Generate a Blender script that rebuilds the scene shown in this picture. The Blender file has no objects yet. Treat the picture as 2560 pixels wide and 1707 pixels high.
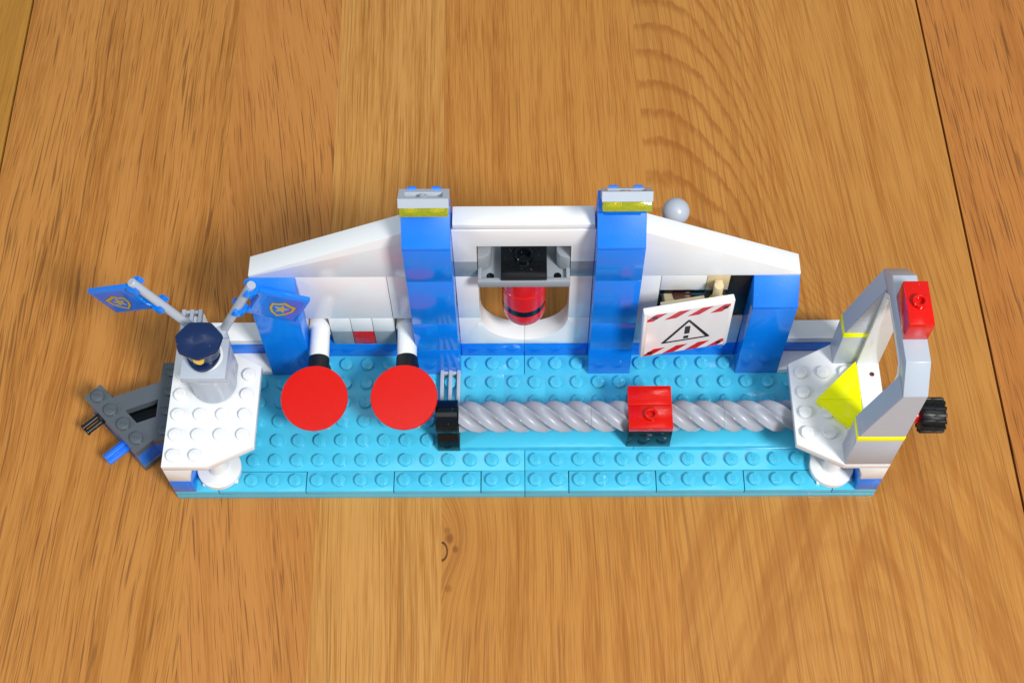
import bpy, bmesh, math, random
from mathutils import Vector, Matrix, Euler
random.seed(7)
U = 0.008                                   # one stud pitch in metres; all lengths below are in studs
PI = math.pi
sc = bpy.context.scene
# ------------------------------------------------------------------ camera, world, lamps, exposure
cam_d = bpy.data.cameras.new('camera'); cam = bpy.data.objects.new('camera', cam_d)
sc.collection.objects.link(cam); sc.camera = cam
cam.location = Vector((0.04808, -24.78128, 59.37039)) * U
cam.rotation_euler = (0.50743959, 0.01049362, 0.00088564)
cam_d.sensor_width = 36.0; cam_d.sensor_fit = 'HORIZONTAL'; cam_d.lens = 36.0 * 3467.53 / 2560.0
cam_d.clip_start = 0.01; cam_d.clip_end = 50.0
cam_d.dof.use_dof = False; cam_d.dof.focus_distance = 62.0 * U; cam_d.dof.aperture_fstop = 28
world = bpy.data.worlds.new('World'); sc.world = world; world.use_nodes = True
bg = world.node_tree.nodes['Background']
bg.inputs['Color'].default_value = (0.72, 0.86, 1.0, 1); bg.inputs['Strength'].default_value = 0.34

def area(name, loc, target, sx, sy, power, col):
    ld = bpy.data.lights.new(name, 'AREA'); ld.shape = 'RECTANGLE'; ld.size = sx; ld.size_y = sy
    ld.energy = power; ld.color = col
    o = bpy.data.objects.new(name, ld); sc.collection.objects.link(o)
    o.location = loc
    o.rotation_euler = (Vector(target) - Vector(loc)).to_track_quat('-Z', 'Y').to_euler()
    return o
area('window_light', (0.88, -0.98, 1.55), (0, 0.03, 0), 0.36, 0.44, 44, (1.0, 0.98, 0.95))
area('side_window_light', (-1.6, -0.7, 1.2), (0, 0.03, 0), 0.45, 0.8, 11, (0.84, 0.93, 1.0))
area('overhead_fill', (0.1, -0.25, 1.9), (0, 0.0, 0), 1.5, 0.9, 8, (1.0, 0.99, 0.97))  # fill added overhead, standing in for ceiling bounce to brighten the top faces
sc.view_settings.view_transform = 'Standard'; sc.view_settings.look = 'None'
sc.view_settings.exposure = 0.0; sc.view_settings.gamma = 1.0
sc.view_settings.use_curve_mapping = False
sc.render.engine = 'CYCLES'
sc.cycles.max_bounces = 8; sc.cycles.use_denoising = True

# ------------------------------------------------------------------ mesh helpers
C = sc.collection
def add_box(bm, x0, x1, y0, y1, z0, z1, bev=0.025, gap=0.006):
    x0 += gap; x1 -= gap; y0 += gap; y1 -= gap
    b = bmesh.new(); bmesh.ops.create_cube(b, size=1)
    for v in b.verts:
        v.co = ((x0 + x1) / 2 + v.co.x * (x1 - x0), (y0 + y1) / 2 + v.co.y * (y1 - y0), (z0 + z1) / 2 + v.co.z * (z1 - z0))
    if bev: bmesh.ops.bevel(b, geom=b.edges[:], offset=bev, segments=2, profile=0.5, affect='EDGES')
    merge(bm, b)
def merge(bm, b, M=None):
    if M is not None: bmesh.ops.transform(b, matrix=M, verts=b.verts[:])
    me = bpy.data.meshes.new('t'); b.to_mesh(me); b.free(); bm.from_mesh(me); bpy.data.meshes.remove(me)
def add_prism(bm, pts, a0, a1, axis='y', bev=0.025):
    """pts: polygon in the two other axes (order x,z for y; y,z for x; x,y for z), extruded from a0 to a1."""
    def P(u, v, a):
        return {'y': (u, a, v), 'x': (a, u, v), 'z': (u, v, a)}[axis]
    b = bmesh.new(); n = len(pts)
    v0 = [b.verts.new(P(u, v, a0)) for u, v in pts]; v1 = [b.verts.new(P(u, v, a1)) for u, v in pts]
    b.faces.new(v0); b.faces.new(v1[::-1])
    for i in range(n): b.faces.new((v0[i], v1[i], v1[(i + 1) % n], v0[(i + 1) % n]))
    bmesh.ops.recalc_face_normals(b, faces=b.faces[:])
    if bev: bmesh.ops.bevel(b, geom=b.edges[:], offset=bev, segments=2, profile=0.5, affect='EDGES', clamp_overlap=True)
    merge(bm, b)
def add_ring_prism(bm, outer, inner, a0, a1, axis='z'):
    def P(u, v, a):
        return {'y': (u, a, v), 'x': (a, u, v), 'z': (u, v, a)}[axis]
    b = bmesh.new(); n = len(outer)
    o0 = [b.verts.new(P(*p, a0)) for p in outer]; o1 = [b.verts.new(P(*p, a1)) for p in outer]
    i0 = [b.verts.new(P(*p, a0)) for p in inner]; i1 = [b.verts.new(P(*p, a1)) for p in inner]
    for k in range(n):
        j = (k + 1) % n
        b.faces.new((o0[k], o0[j], o1[j], o1[k])); b.faces.new((i0[k], i1[k], i1[j], i0[j]))
        b.faces.new((o1[k], o1[j], i1[j], i1[k])); b.faces.new((o0[k], i0[k], i0[j], o0[j]))
    bmesh.ops.recalc_face_normals(b, faces=b.faces[:]); merge(bm, b)
def frame_of(a, d):
    z = Vector(d).normalized(); x = z.orthogonal().normalized(); y = z.cross(x)
    M = Matrix((x, y, z)).transposed().to_4x4(); M.translation = Vector(a); return M
def add_lathe(bm, prof, a=(0, 0, 0), d=(0, 0, 1), n=40):
    """prof: list of (r, h) from a along d; r=0 closes."""
    b = bmesh.new(); rings = []
    for r, h in prof:
        if r < 1e-6: rings.append([b.verts.new((0, 0, h))])
        else: rings.append([b.verts.new((r * math.cos(2 * PI * i / n), r * math.sin(2 * PI * i / n), h)) for i in range(n)])
    for A, B in zip(rings, rings[1:]):
        for i in range(n):
            j = (i + 1) % n
            if len(A) == 1 and len(B) == 1: break
            if len(A) == 1: b.faces.new((A[0], B[i], B[j]))
            elif len(B) == 1: b.faces.new((A[i], A[j], B[0]))
            else: b.faces.new((A[i], A[j], B[j], B[i]))
    bmesh.ops.recalc_face_normals(b, faces=b.faces[:])
    merge(bm, b, frame_of(a, d))
def cyl(bm, a, d, r, h, bev=0.03, n=40):
    add_lathe(bm, [(0, 0), (r - bev, 0), (r, bev), (r, h - bev), (r - bev * .3, h - bev * .3), (r - bev, h), (0, h)], a, d, n)
# embossed stud lettering, made once from the built-in font
def text_mesh(txt, size, depth):
    cu = bpy.data.curves.new('t', 'FONT'); cu.body = txt; cu.size = size; cu.extrude = depth
    cu.align_x = 'CENTER'; cu.align_y = 'CENTER'; cu.resolution_u = 2; cu.offset = 0.006
    o = bpy.data.objects.new('t', cu); C.objects.link(o)
    bpy.context.view_layer.update()
    me = bpy.data.meshes.new_from_object(o.evaluated_get(bpy.context.evaluated_depsgraph_get()))
    bpy.data.objects.remove(o); bpy.data.curves.remove(cu)
    return me
STUD_TEXT = text_mesh('LEGO', 0.22, 0.020)
def stud(bm, x, y, z, rot=0.0, r=0.3, h=0.2, text=True, hollow=False):
    if hollow:
        add_lathe(bm, [(0, -0.05), (0.17, -0.05), (0.19, h - .01), (0.22, h), (r - .03, h), (r, h - .03), (r, 0)], (x, y, z), n=32); return
    add_lathe(bm, [(r, 0), (r, h - .045), (r - .015, h - .015), (r - .05, h), (0, h)], (x, y, z), n=28)
    if text:
        b = bmesh.new(); b.from_mesh(STUD_TEXT)
        merge(bm, b, Matrix.Translation((x, y, z + h)) @ Matrix.Rotation(rot, 4, 'Z'))
def obj(name, bm, m, parent=None, org=None, smooth=True, kids_mats=None):
    """links the bmesh (in studs, world or parent coordinates) as ONE mesh object."""
    me = bpy.data.meshes.new(name)
    o_ = Vector(org) if org is not None else (Vector(parent['org_studs']) if parent is not None and 'org_studs' in parent else Vector((0, 0, 0)))
    for v in bm.verts: v.co = (v.co - o_) * U
    bm.to_mesh(me); bm.free()
    for mm in (m if isinstance(m, (list, tuple)) else [m]): me.materials.append(mm)
    if smooth:
        me.shade_smooth(); me.set_sharp_from_angle(angle=math.radians(31))
    ob = bpy.data.objects.new(name, me); C.objects.link(ob)
    if parent is not None: ob.parent = parent
    elif org is not None: ob.location = o_ * U
    ob['org_studs'] = tuple(o_)
    return ob
def thing(name, label, cat, org, group=None):
    o = bpy.data.objects.new(name, None); C.objects.link(o); o.empty_display_size = 0.01
    o.location = Vector(org) * U; o['org_studs'] = tuple(org); o['label'] = label; o['category'] = cat
    if group: o['group'] = group
    return o
def tag(o, label, cat, group=None):
    o['label'] = label; o['category'] = cat
    if group: o['group'] = group
    return o
def dup(root, org, label, rot=None):
    r = root.copy(); C.objects.link(r); r.location = Vector(org) * U; r['label'] = label
    if rot is not None: r.rotation_mode = 'XYZ'; r.rotation_euler = rot
    for ch in list(root.children):
        c = ch.copy(); C.objects.link(c); c.parent = r
        for g in ch.children:
            d = g.copy(); C.objects.link(d); d.parent = c
    return r
def nb(): return bmesh.new()
def boxobj(name, x0, x1, y0, y1, z0, z1, m, parent, **k):
    b = nb(); add_box(b, x0, x1, y0, y1, z0, z1, **k); return obj(name, b, m, parent)

# ------------------------------------------------------------------ materials
class NT:
    def __init__(s, mat):
        s.m = mat; mat.use_nodes = True; s.t = mat.node_tree; s.p = s.t.nodes['Principled BSDF']
    def n(s, typ, **k):
        nd = s.t.nodes.new(typ)
        for a, v in k.items(): setattr(nd, a, v)
        return nd
    def put(s, sock, v):
        if hasattr(v, 'is_output') or isinstance(v, bpy.types.NodeSocket): s.t.links.new(v, sock)
        else: sock.default_value = v
    def math(s, op, a, b=None, c=None, clamp=False):
        nd = s.n('ShaderNodeMath', operation=op, use_clamp=clamp); s.put(nd.inputs[0], a)
        if b is not None: s.put(nd.inputs[1], b)
        if c is not None: s.put(nd.inputs[2], c)
        return nd.outputs[0]
    def comb(s, x, y, z=0.0):
        nd = s.n('ShaderNodeCombineXYZ'); s.put(nd.inputs[0], x); s.put(nd.inputs[1], y); s.put(nd.inputs[2], z); return nd.outputs[0]
    def noise(s, vec, scale=1.0, detail=2.0, rough=0.5, dist=0.0):
        nd = s.n('ShaderNodeTexNoise'); s.t.links.new(vec, nd.inputs['Vector']); nd.inputs['Scale'].default_value = scale
        nd.inputs['Detail'].default_value = detail; nd.inputs['Roughness'].default_value = rough; nd.inputs['Distortion'].default_value = dist
        return nd.outputs[0]
    def ss(s, v, lo, hi, a=0.0, b=1.0):
        nd = s.n('ShaderNodeMapRange', interpolation_type='SMOOTHSTEP'); s.put(nd.inputs[0], v)
        s.put(nd.inputs[1], lo); s.put(nd.inputs[2], hi); s.put(nd.inputs[3], a); s.put(nd.inputs[4], b); return nd.outputs[0]
    def mix(s, f, a, b):
        nd = s.n('ShaderNodeMix', data_type='RGBA'); s.put(nd.inputs[0], f); s.put(nd.inputs[6], a); s.put(nd.inputs[7], b); return nd.outputs[2]
    def bump(s, h, strength, dist):
        nd = s.n('ShaderNodeBump'); s.put(nd.inputs['Height'], h); nd.inputs['Strength'].default_value = strength; nd.inputs['Distance'].default_value = dist
        s.t.links.new(nd.outputs[0], s.p.inputs['Normal'])
def plastic(name, col, rough=0.14, spec=0.5, grain=0.0, trans=0.0, sss=0.0):
    m = bpy.data.materials.new(name); t = NT(m); p = t.p
    c = (*col, 1)
    tc = t.n('ShaderNodeTexCoord').outputs['Object']
    # fine moulding variation and dust specks
    n1 = t.noise(tc, 1 / U * 0.6, 3.0)
    sp = t.noise(tc, 1 / U * 9.0, 1.0)
    base = t.mix(t.ss(n1, .35, .7, 0.0, 0.03), c, tuple([x * .8 for x in col]) + (1,))
    dust = t.ss(sp, 0.76, 0.80, 0.0, 0.2)
    base = t.mix(dust, base, (0.75, 0.74, 0.72, 1))
    t.put(p.inputs['Base Color'], base)
    t.put(p.inputs['Roughness'], t.ss(t.noise(tc, 1 / U * 1.3, 3.0), .3, .7, rough * .9, rough * 1.12))
    p.inputs['Specular IOR Level'].default_value = spec; p.inputs['IOR'].default_value = 1.53
    if trans: p.inputs['Transmission Weight'].default_value = trans
    if sss:
        p.inputs['Subsurface Weight'].default_value = sss; p.inputs['Subsurface Scale'].default_value = 0.0015
        p.inputs['Subsurface Radius'].default_value = (1, .9, .8)
    if grain: t.bump(t.noise(tc, 1 / U * 22, 2.0), grain, 0.0001)
    else: t.bump(n1, 0.02, 0.0001)
    return m
AZURE = (0.062, 0.485, 0.69)
M_az = plastic('azure_plastic', AZURE)
M_blue = plastic('blue_plastic', (0.002, 0.195, 0.80))
M_bluer = plastic('blue_textured', (0.002, 0.18, 0.84), rough=.42, grain=.5)
M_white = plastic('white_plastic', (0.775, 0.785, 0.785), rough=.16)
M_grey = plastic('light_grey_plastic', (0.42, 0.465, 0.535), rough=.30)
M_stone = plastic('stone_grey_plastic', (0.22, 0.27, 0.31), rough=.18)
M_tray = plastic('tray_grey_plastic', (0.27, 0.30, 0.33), rough=.25)
M_dgrey = plastic('dark_grey_plastic', (0.085, 0.10, 0.115), rough=.22)
M_black = plastic('black_plastic', (0.003, 0.005, 0.007), rough=.12, spec=.28)
M_rubber = plastic('black_rubber', (0.007, 0.008, 0.009), rough=.4, spec=.3)
M_red = plastic('red_plastic', (0.66, 0.005, 0.001))
M_redt = plastic('red_textured', (0.58, 0.005, 0.001), rough=.16, grain=.08, spec=.32)
M_dred = plastic('red_tile_plastic', (0.50, 0.008, 0.006))
M_brown = plastic('brown_plastic', (0.07, 0.015, 0.008))
M_tan = plastic('tan_plastic', (0.62, 0.50, 0.29))
M_yel = plastic('neon_yellow_plastic', (0.98, 1.0, 0.0), rough=.2, spec=.25)
M_navy = plastic('navy_plastic', (0.004, 0.018, 0.075), rough=.2)
M_gold = plastic('gold_print', (0.42, 0.31, 0.05), rough=.3)
M_badge = plastic('yellow_print', (0.80, 0.50, 0.01), rough=.3)
M_stick = plastic('blue_sticker', (0.02, 0.14, 0.66), rough=.10)
M_wstick = plastic('white_sticker', (0.76, 0.76, 0.78), rough=.12)
M_pr_red = plastic('printed_red', (0.55, 0.012, 0.012), rough=.15)
M_pr_blk = plastic('printed_black', (0.010, 0.010, 0.012), rough=.15)
M_hub = plastic('yellow_hub', (0.75, 0.60, 0.02))
M_glass = plastic('transparent_yellow', (0.78, 0.80, 0.03), rough=.10, trans=.7)

def wood(name, u0, light, dark, pore, seed, slant=0.0, plen=0.32, pdens=(.60, .68), pstr=.75, streak=.5, fine=.5, cathedral=False, knot=False, wob=0.0):
    m = bpy.data.materials.new(name); t = NT(m); p = t.p
    tc = t.n('ShaderNodeTexCoord').outputs['Object']
    sep = t.n('ShaderNodeSeparateXYZ'); t.t.links.new(tc, sep.inputs[0])
    X = t.math('MULTIPLY', sep.outputs[0], 1 / U); Y = t.math('MULTIPLY', sep.outputs[1], 1 / U)
    u = t.math('ADD', X, t.math('MULTIPLY', Y, 0.02)); v = Y
    # slow meander of the grain
    big = t.noise(t.comb(t.math('MULTIPLY', u, .10), t.math('MULTIPLY', v, .035), seed), 1.0, 2.0)
    uu = t.math('ADD', u, t.math('ADD', t.math('MULTIPLY', t.math('SUBTRACT', big, .5), 1.3 + wob), t.math('MULTIPLY', v, slant)))
    if knot:
        du = t.math('SUBTRACT', u, -3.83); dv = t.math('SUBTRACT', v, -2.6)
        def d2(a, b, cu=0.0, cv=0.0):
            return t.math('ADD', t.math('POWER', t.math('DIVIDE', t.math('ABSOLUTE', t.math('SUBTRACT', du, cu)), a), 2.0), t.math('POWER', t.math('DIVIDE', t.math('ABSOLUTE', t.math('SUBTRACT', dv, cv)), b), 2.0))
        push = t.math('DIVIDE', 1.7, t.math('ADD', 1.0, d2(1.6, 2.3, 0.4, .8)))
        uu = t.math('SUBTRACT', uu, push)
    tone = t.noise(t.comb(t.math('MULTIPLY', uu, .8), t.math('MULTIPLY', v, .03), seed + 3), 1.0, 4.0, .6)
    st = t.noise(t.comb(t.math('MULTIPLY', uu, 3.6), t.math('MULTIPLY', v, .10), seed + 7), 1.0, 5.0, .65)
    fn = t.noise(t.comb(t.math('MULTIPLY', uu, 12.0), t.math('MULTIPLY', v, .22), seed + 11), 1.0, 3.0, .6)
    hair = t.noise(t.comb(t.math('MULTIPLY', uu, 26.0), t.math('MULTIPLY', v, .55), seed + 17), 1.0, 2.0, .6)
    f = t.math('MULTIPLY', t.ss(tone, .34, .68), .55)
    f = t.math('ADD', f, t.math('MULTIPLY', t.math('SUBTRACT', st, .5), 1.9 * streak))
    f = t.math('ADD', f, t.math('MULTIPLY', t.math('SUBTRACT', fn, .5), 2.6 * fine))
    f = t.math('ADD', f, t.math('MULTIPLY', t.math('SUBTRACT', hair, .5), 2.2 * fine), clamp=True)
    col = t.mix(f, (*light, 1), (*dark, 1))
    if cathedral:
        lim = t.ss(v, -2.0, 14.0, 1.0, 0.0)
        xc = t.math('ADD', 6.7, t.math('MULTIPLY', lim, 7.2))
        w = t.noise(t.comb(t.math('MULTIPLY', u, .45), t.math('MULTIPLY', v, .25), seed + 21), 1.0, 3.0)
        jag = t.noise(t.comb(t.math('MULTIPLY', u, 6.5), t.math('MULTIPLY', v, .9), seed + 22), 1.0, 2.0)
        du = t.math('ABSOLUTE', t.math('SUBTRACT', u, xc))
        rr = t.math('ADD', v, t.math('MULTIPLY', t.math('POWER', t.math('MINIMUM', du, 13.0), 2.8), .055))
        rr = t.math('ADD', rr, t.math('MULTIPLY', t.math('SUBTRACT', w, .5), 1.6))
        rr = t.math('ADD', rr, t.math('MULTIPLY', t.math('SUBTRACT', jag, .5), .45))
        per = t.math('ADD', 2.0, t.math('MULTIPLY', t.math('MINIMUM', du, 12.0), .9))
        ph = t.math('FRACT', t.math('DIVIDE', rr, 2.05))
        band = t.math('MULTIPLY', t.ss(ph, .52, .84), t.ss(ph, .90, 1.0, 1.0, 0.0))
        soft = t.math('MULTIPLY', t.ss(du, 4.5, 12.0, 1.0, .0), t.ss(v, 3.0, 14.0, .22, 1.0))
        brk = t.ss(t.noise(t.comb(t.math('MULTIPLY', u, 3.0), t.math('MULTIPLY', v, 1.2), seed + 25), 1.0, 3.0), .3, .6, .45, 1.0)
        col = t.mix(t.math('MULTIPLY', t.math('MULTIPLY', band, soft), t.math('MULTIPLY', brk, .62)), col, (0.27, 0.085, 0.013, 1))
    if cathedral:                       # soft diverging bands of late wood nearer the front edge
        q = t.math('ADD', t.math('ABSOLUTE', t.math('SUBTRACT', u, 15.6)), t.math('MULTIPLY', v, .42))
        qn = t.noise(t.comb(t.math('MULTIPLY', q, .55), t.math('MULTIPLY', v, .06), seed + 51), 1.0, 3.0, .55)
        bf = t.math('MULTIPLY', t.ss(qn, .50, .62), t.ss(v, -1.0, 5.0, .42, 0.0))
        col = t.mix(bf, col, (.30, .10, .018, 1))
    # pores: short dark dashes following the grain
    pn = t.noise(t.comb(t.math('MULTIPLY', uu, 11.5), t.math('MULTIPLY', v, plen), seed + 31), 1.0, 1.0, .4)
    pn2 = t.noise(t.comb(t.math('MULTIPLY', uu, 14.0), t.math('MULTIPLY', v, plen * 1.9), seed + 37), 1.0, 1.0, .4)
    dens = t.noise(t.comb(t.math('MULTIPLY', uu, .35), t.math('MULTIPLY', v, .05), seed + 41), 1.0, 1.0)
    sh = t.math('ADD', t.math('MULTIPLY', t.math('SUBTRACT', dens, .5), .16), .004)
    pm = t.ss(t.math('ADD', pn, sh), pdens[0], pdens[1])
    pm = t.math('MAXIMUM', pm, t.math('MULTIPLY', t.ss(t.math('ADD', pn2, sh), pdens[0] + .01, pdens[1] + .03), .75))
    col = t.mix(t.math('MULTIPLY', pm, pstr * .85), col, (*pore, 1))
    if knot:
        near = t.math('DIVIDE', 1.0, t.math('ADD', 1.0, d2(.8, 1.8, .2, .6)))
        col = t.mix(t.math('MULTIPLY', near, .30), col, (.30, .12, .03, 1))
        for (cu, cv, a, b, k) in ((.36, .62, .16, .22, .75), (.62, .10, .12, .16, .7), (.30, -1.75, .16, .16, .45), (.25, 1.0, .12, .14, .5)):
            g = t.ss(d2(a, b, cu, cv), 0.0, 2.2, k, 0.0); col = t.mix(g, col, (.17, .055, .012, 1))
        e = d2(.27, .45)
        ring = t.math('MULTIPLY', t.ss(e, .55, .75), t.ss(e, 1.0, 1.3, 1.0, 0.0))
        col = t.mix(t.math('MULTIPLY', ring, .85), col, (.03, .014, .008, 1))
    t.put(p.inputs['Base Color'], col)
    t.put(p.inputs['Roughness'], t.ss(pm, 0, 1, .30, .6))
    p.inputs['Specular IOR Level'].default_value = .28
    h = t.math('SUBTRACT', t.math('MULTIPLY', fn, .25), pm)
    t.bump(h, 0.22, 0.00018)
    return m

# ------------------------------------------------------------------ the oak table
L1, D1 = (.43, .215, .075), (.31, .118, .028)
PORE = (.13, .040, .007)
staves = [(-60, -27.36, dict(light=(0.436, 0.209, 0.0334), dark=(0.294, 0.120, 0.0153), pore=PORE, seed=2.1, pstr=.25, slant=-.05)),
          (-27.24, -15.3, dict(light=(0.466, 0.200, 0.0452), dark=(0.299, 0.105, 0.0161), pore=PORE, seed=5.3, plen=.24, pdens=(.635, .70), pstr=.75, streak=.8, fine=.7, wob=.8, slant=-.03)),
          (-15.3, -9.65, dict(light=(0.466, 0.194, 0.0468), dark=(0.336, 0.121, 0.0214), pore=PORE, seed=9.7, plen=.24, slant=.14, pdens=(.635, .70), pstr=.8, streak=.45, fine=.7)),
          (-9.65, -3.83, dict(light=(0.503, 0.246, 0.0627), dark=(0.341, 0.132, 0.0230), pore=(.22, .085, .014), seed=14.2, plen=.08, pdens=(.63, .71), pstr=.6, streak=1.0, fine=.8)),
          (-3.83, 6.75, dict(light=(0.462, 0.202, 0.0427), dark=(0.313, 0.108, 0.0169), pore=(.20, .066, .010), seed=19.9, plen=.20, pdens=(.60, .71), pstr=.55, streak=.7, fine=.8, knot=True, wob=.5)),
          (6.75, 22.74, dict(light=(0.466, 0.210, 0.0468), dark=(0.327, 0.119, 0.0191), pore=(.20, .07, .012), seed=23.4, plen=.12, slant=.05, pdens=(.62, .72), pstr=.5, streak=.55, fine=.75, cathedral=True)),
          (22.86, 60, dict(light=(0.447, 0.174, 0.0394), dark=(0.313, 0.105, 0.0191), pore=(.10, .03, .008), seed=31.8, plen=.24, pdens=(.62, .69), pstr=.75, streak=.4, slant=.03))]
bm = nb(); mats = []
for i, (a, b, kw) in enumerate(staves):
    mats.append(wood('oak_stave', a, **kw))
    y0, y1 = -40, 60
    q = [bm.verts.new((s - .02 * y, y, z)) for z in (0, -3) for s, y in ((a, y0), (b, y0), (b, y1), (a, y1))]
    for f in ((0, 1, 2, 3), (0, 4, 5, 1), (3, 2, 6, 7), (1, 5, 6, 2), (0, 3, 7, 4)):
        if f in ((1, 5, 6, 2),) and i not in (0, 5): continue
        if f in ((0, 3, 7, 4),) and i not in (1, 6): continue
        fc = bm.faces.new([q[k] for k in f]); fc.material_index = i
m_gap = plastic('dark_joint', (.02, .012, .006), rough=.8); mats.append(m_gap)
for a, b in ((-27.4, -27.2), (22.7, 22.9)):
    fc = bm.faces.new([bm.verts.new((s - .02 * y, y, -.35)) for s, y in ((a, -40), (b, -40), (b, 60), (a, 60))]); fc.material_index = len(mats) - 1
table = obj('table_top', bm, mats, smooth=False); table['kind'] = 'structure'
table['label'] = 'oak table top of glued staves with dark joints'
# crumbs and specks lying in the long joints
# ------------------------------------------------------------------ the base plate of the toy
BR = {0: PI / 2, 1: PI / 2}
base = thing('toy_base_plate', 'long azure studded base plate under the whole toy', 'base plate', (0, 0, 0))
for s in (-1, 1):
    b = nb(); x0, x1 = (-16, 0) if s < 0 else (0, 16)
    add_box(b, x0, x1, 0, 8, 0, .398, bev=.010, gap=.014); obj('lower_plate', b, M_az, base)
used_fill = [(-14, -10), (-6, -2), (2, 6), (10, 14)]
def covered(x, y):                      # no stud where a brick sits on it
    if y > 7: return True
    if y > 6 and (abs(abs(x) - 4) < 1 or abs(abs(x) - 11) < 1 or abs(x) > 12): return True
    if -4 < x < 16 and 2 < y < 4: return True
    if abs(x) > 15: return True
    if abs(abs(x) - 14) < 1 and y < 2: return True
    if 2 < y < 4 and -4 < x: return True
    return False
def rot_of(x, y): return PI / 2 if x < 0 else -PI / 2
for s in (-1, 1):
    b = nb(); x0, x1 = (-16, 0) if s < 0 else (0, 16)
    add_box(b, x0, x1, 1, 8, .402, .8, bev=.010, gap=.014)
    for a, c in ([(-16, -14), (-10, -6), (-2, 0)] if s < 0 else [(0, 2), (6, 10), (14, 16)]):
        add_box(b, a, c, 0, 1.012, .402, .8, bev=.010, gap=.014)
    for i in range(16):
        for j in range(8):
            x, y = x0 + i + .5, j + .5
            if covered(x, y): continue
            if y < 1 and any(a < x < c for a, c in used_fill): continue
            if -1 < x < 1 and 4 < y < 6: continue
            stud(b, x, y, .8, rot_of(x, y))
    obj('upper_plate', b, M_az, base)
for a, c in used_fill:
    b = nb(); add_box(b, a + .015, c - .015, 0, .985, .402, .803, bev=.010, gap=.014)
    for i in range(4):
        if not covered(a + i + .5, .5): stud(b, a + i + .5, .5, .8, PI / 2 if i % 2 else -PI / 2)
    obj('filler_plate', b, M_az, base)
b = nb(); add_box(b, -.985, .985, 4, 6, .45, .806, bev=.010, gap=.014)
for x in (-.5, .5):
    for y in (4.5, 5.5): stud(b, x, y, .803, PI / 2 if y > 5 else 0)
obj('filler_plate', b, M_az, base)
b = nb(); add_box(b, -3, 5.0, 2, 4, .803, 1.2); add_box(b, 5.0, 13.9, 2, 4, .803, 1.2, gap=.012); obj('smooth_strip', b, M_az, base)
# dark hairlines between the filler pieces are real gaps: a recessed trench shows them
# ------------------------------------------------------------------ rear wall
wall = thing('toy_wall', 'long white toy wall with blue bottom course and sloping roof ends', 'toy wall', (0, 7, .8))
for a, c in ((-16, -12), (-12, -10), (-10, -3), (-3, 0), (0, 3), (3, 10), (10, 12), (12, 16)):
    boxobj('blue_course', a, c, 7, 8, .803, 2.0, M_blue, wall)
for a, c in ((-15, -12), (12, 16)):
    boxobj('low_tile', a, c, 6, 7, .803, 1.2, M_white, wall)
    boxobj('top_tile', a, c, 7, 8, 2.003, 2.4, M_white, wall)
for s in (-1, 1):                       # roof ends
    b = nb(); P = [(s * 12, 8.003), (s * 12, 8.18), (s * 5.0, 11.45), (s * 3.1, 11.45), (s * 3.1, 8.003)]
    add_prism(b, P if s > 0 else P[::-1], 7.006, 7.994, 'y'); obj('sloping_roof', b, M_white, wall)
# left field
for a, c in ((-10, -6), (-6, -5)):
    boxobj('wall_panel', a, c, 7, 8, 4.403, 8, M_white, wall, gap=.012)
boxobj('wall_panel', -12, -10, 7, 8, 2.003, 8, M_white, wall)
for a, c in ((-9, -8), (-8, -7), (-7, -6)):
    boxobj('wall_brick', a, c, 7, 8, 3.203, 4.4, M_white, wall, gap=.012)
boxobj('grey_brick', -9, -8, 7, 8, 2.003, 3.2, M_stone, wall, gap=.012)
boxobj('red_brick', -8, -7, 7, 8, 2.003, 3.2, M_dred, wall, gap=.012)
boxobj('grey_brick', -7, -6, 7, 8, 2.003, 3.2, M_stone, wall, gap=.012)
# centre: opening with rounded bottom
for s in (-1, 1):
    arc = [(s * 2 * math.cos(a), 4.4 - 2 * math.sin(a)) for a in [PI / 2 * k / 16 for k in range(17)]]
    P = [(s * .004, 2.003), (s * 2.995, 2.003), (s * 2.995, 4.4)] + arc
    P[-1] = (s * .004, 2.4)
    b = nb(); add_prism(b, P, 7.006, 7.994, 'y', bev=.02); obj('curved_brick', b, M_white, wall)
    boxobj('side_panel', s * 2 if s > 0 else -3, 3 if s > 0 else -2, 7, 8, 4.403, 8, M_white, wall)
    boxobj('grey_brick', 2 if s > 0 else -3, 3 if s > 0 else -2, 7, 8, 8.003, 9.2, M_stone, wall)
b = nb(); add_prism(b, [(-3, 9.203), (-3, 11.6), (3, 11.6), (3, 9.203), (2, 9.203), (2, 10.4), (-2, 10.4), (-2, 9.203)], 7.006, 7.994, 'y'); obj('arch_brick', b, M_white, wall)
b = nb(); add_box(b, -2.95, 2.95, 7.03, 7.97, 11.603, 12.0, bev=.04); obj('cap_tile', b, M_white, wall)
# right field behind the sign
boxobj('wall_panel', 5, 6, 7, 8, 2.003, 8, M_white, wall, gap=.012)
boxobj('wall_brick', 6, 8, 7, 8, 6.8, 8, M_white, wall, gap=.01)
boxobj('wall_panel', 6, 10, 7, 8, 2.003, 4.4, M_white, wall)
boxobj('tan_brick', 8, 9, 7, 8, 6.8, 8, M_tan, wall)
b = nb(); add_box(b, 6, 10, 7.55, 8, 4.403, 6.8); add_box(b, 9, 10, 7.1, 8, 4.4, 8); obj('black_panel', b, M_rubber, wall)
b = nb(); add_box(b, 6, 8, 7.0, 7.6, 6.4, 6.79); obj('dark_plate', b, M_black, wall)
b = nb(); cyl(b, (7.0, 6.95, 6.3), (0, 0, 1), .42, .3); obj('brown_cap', b, M_brown, wall)
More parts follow.
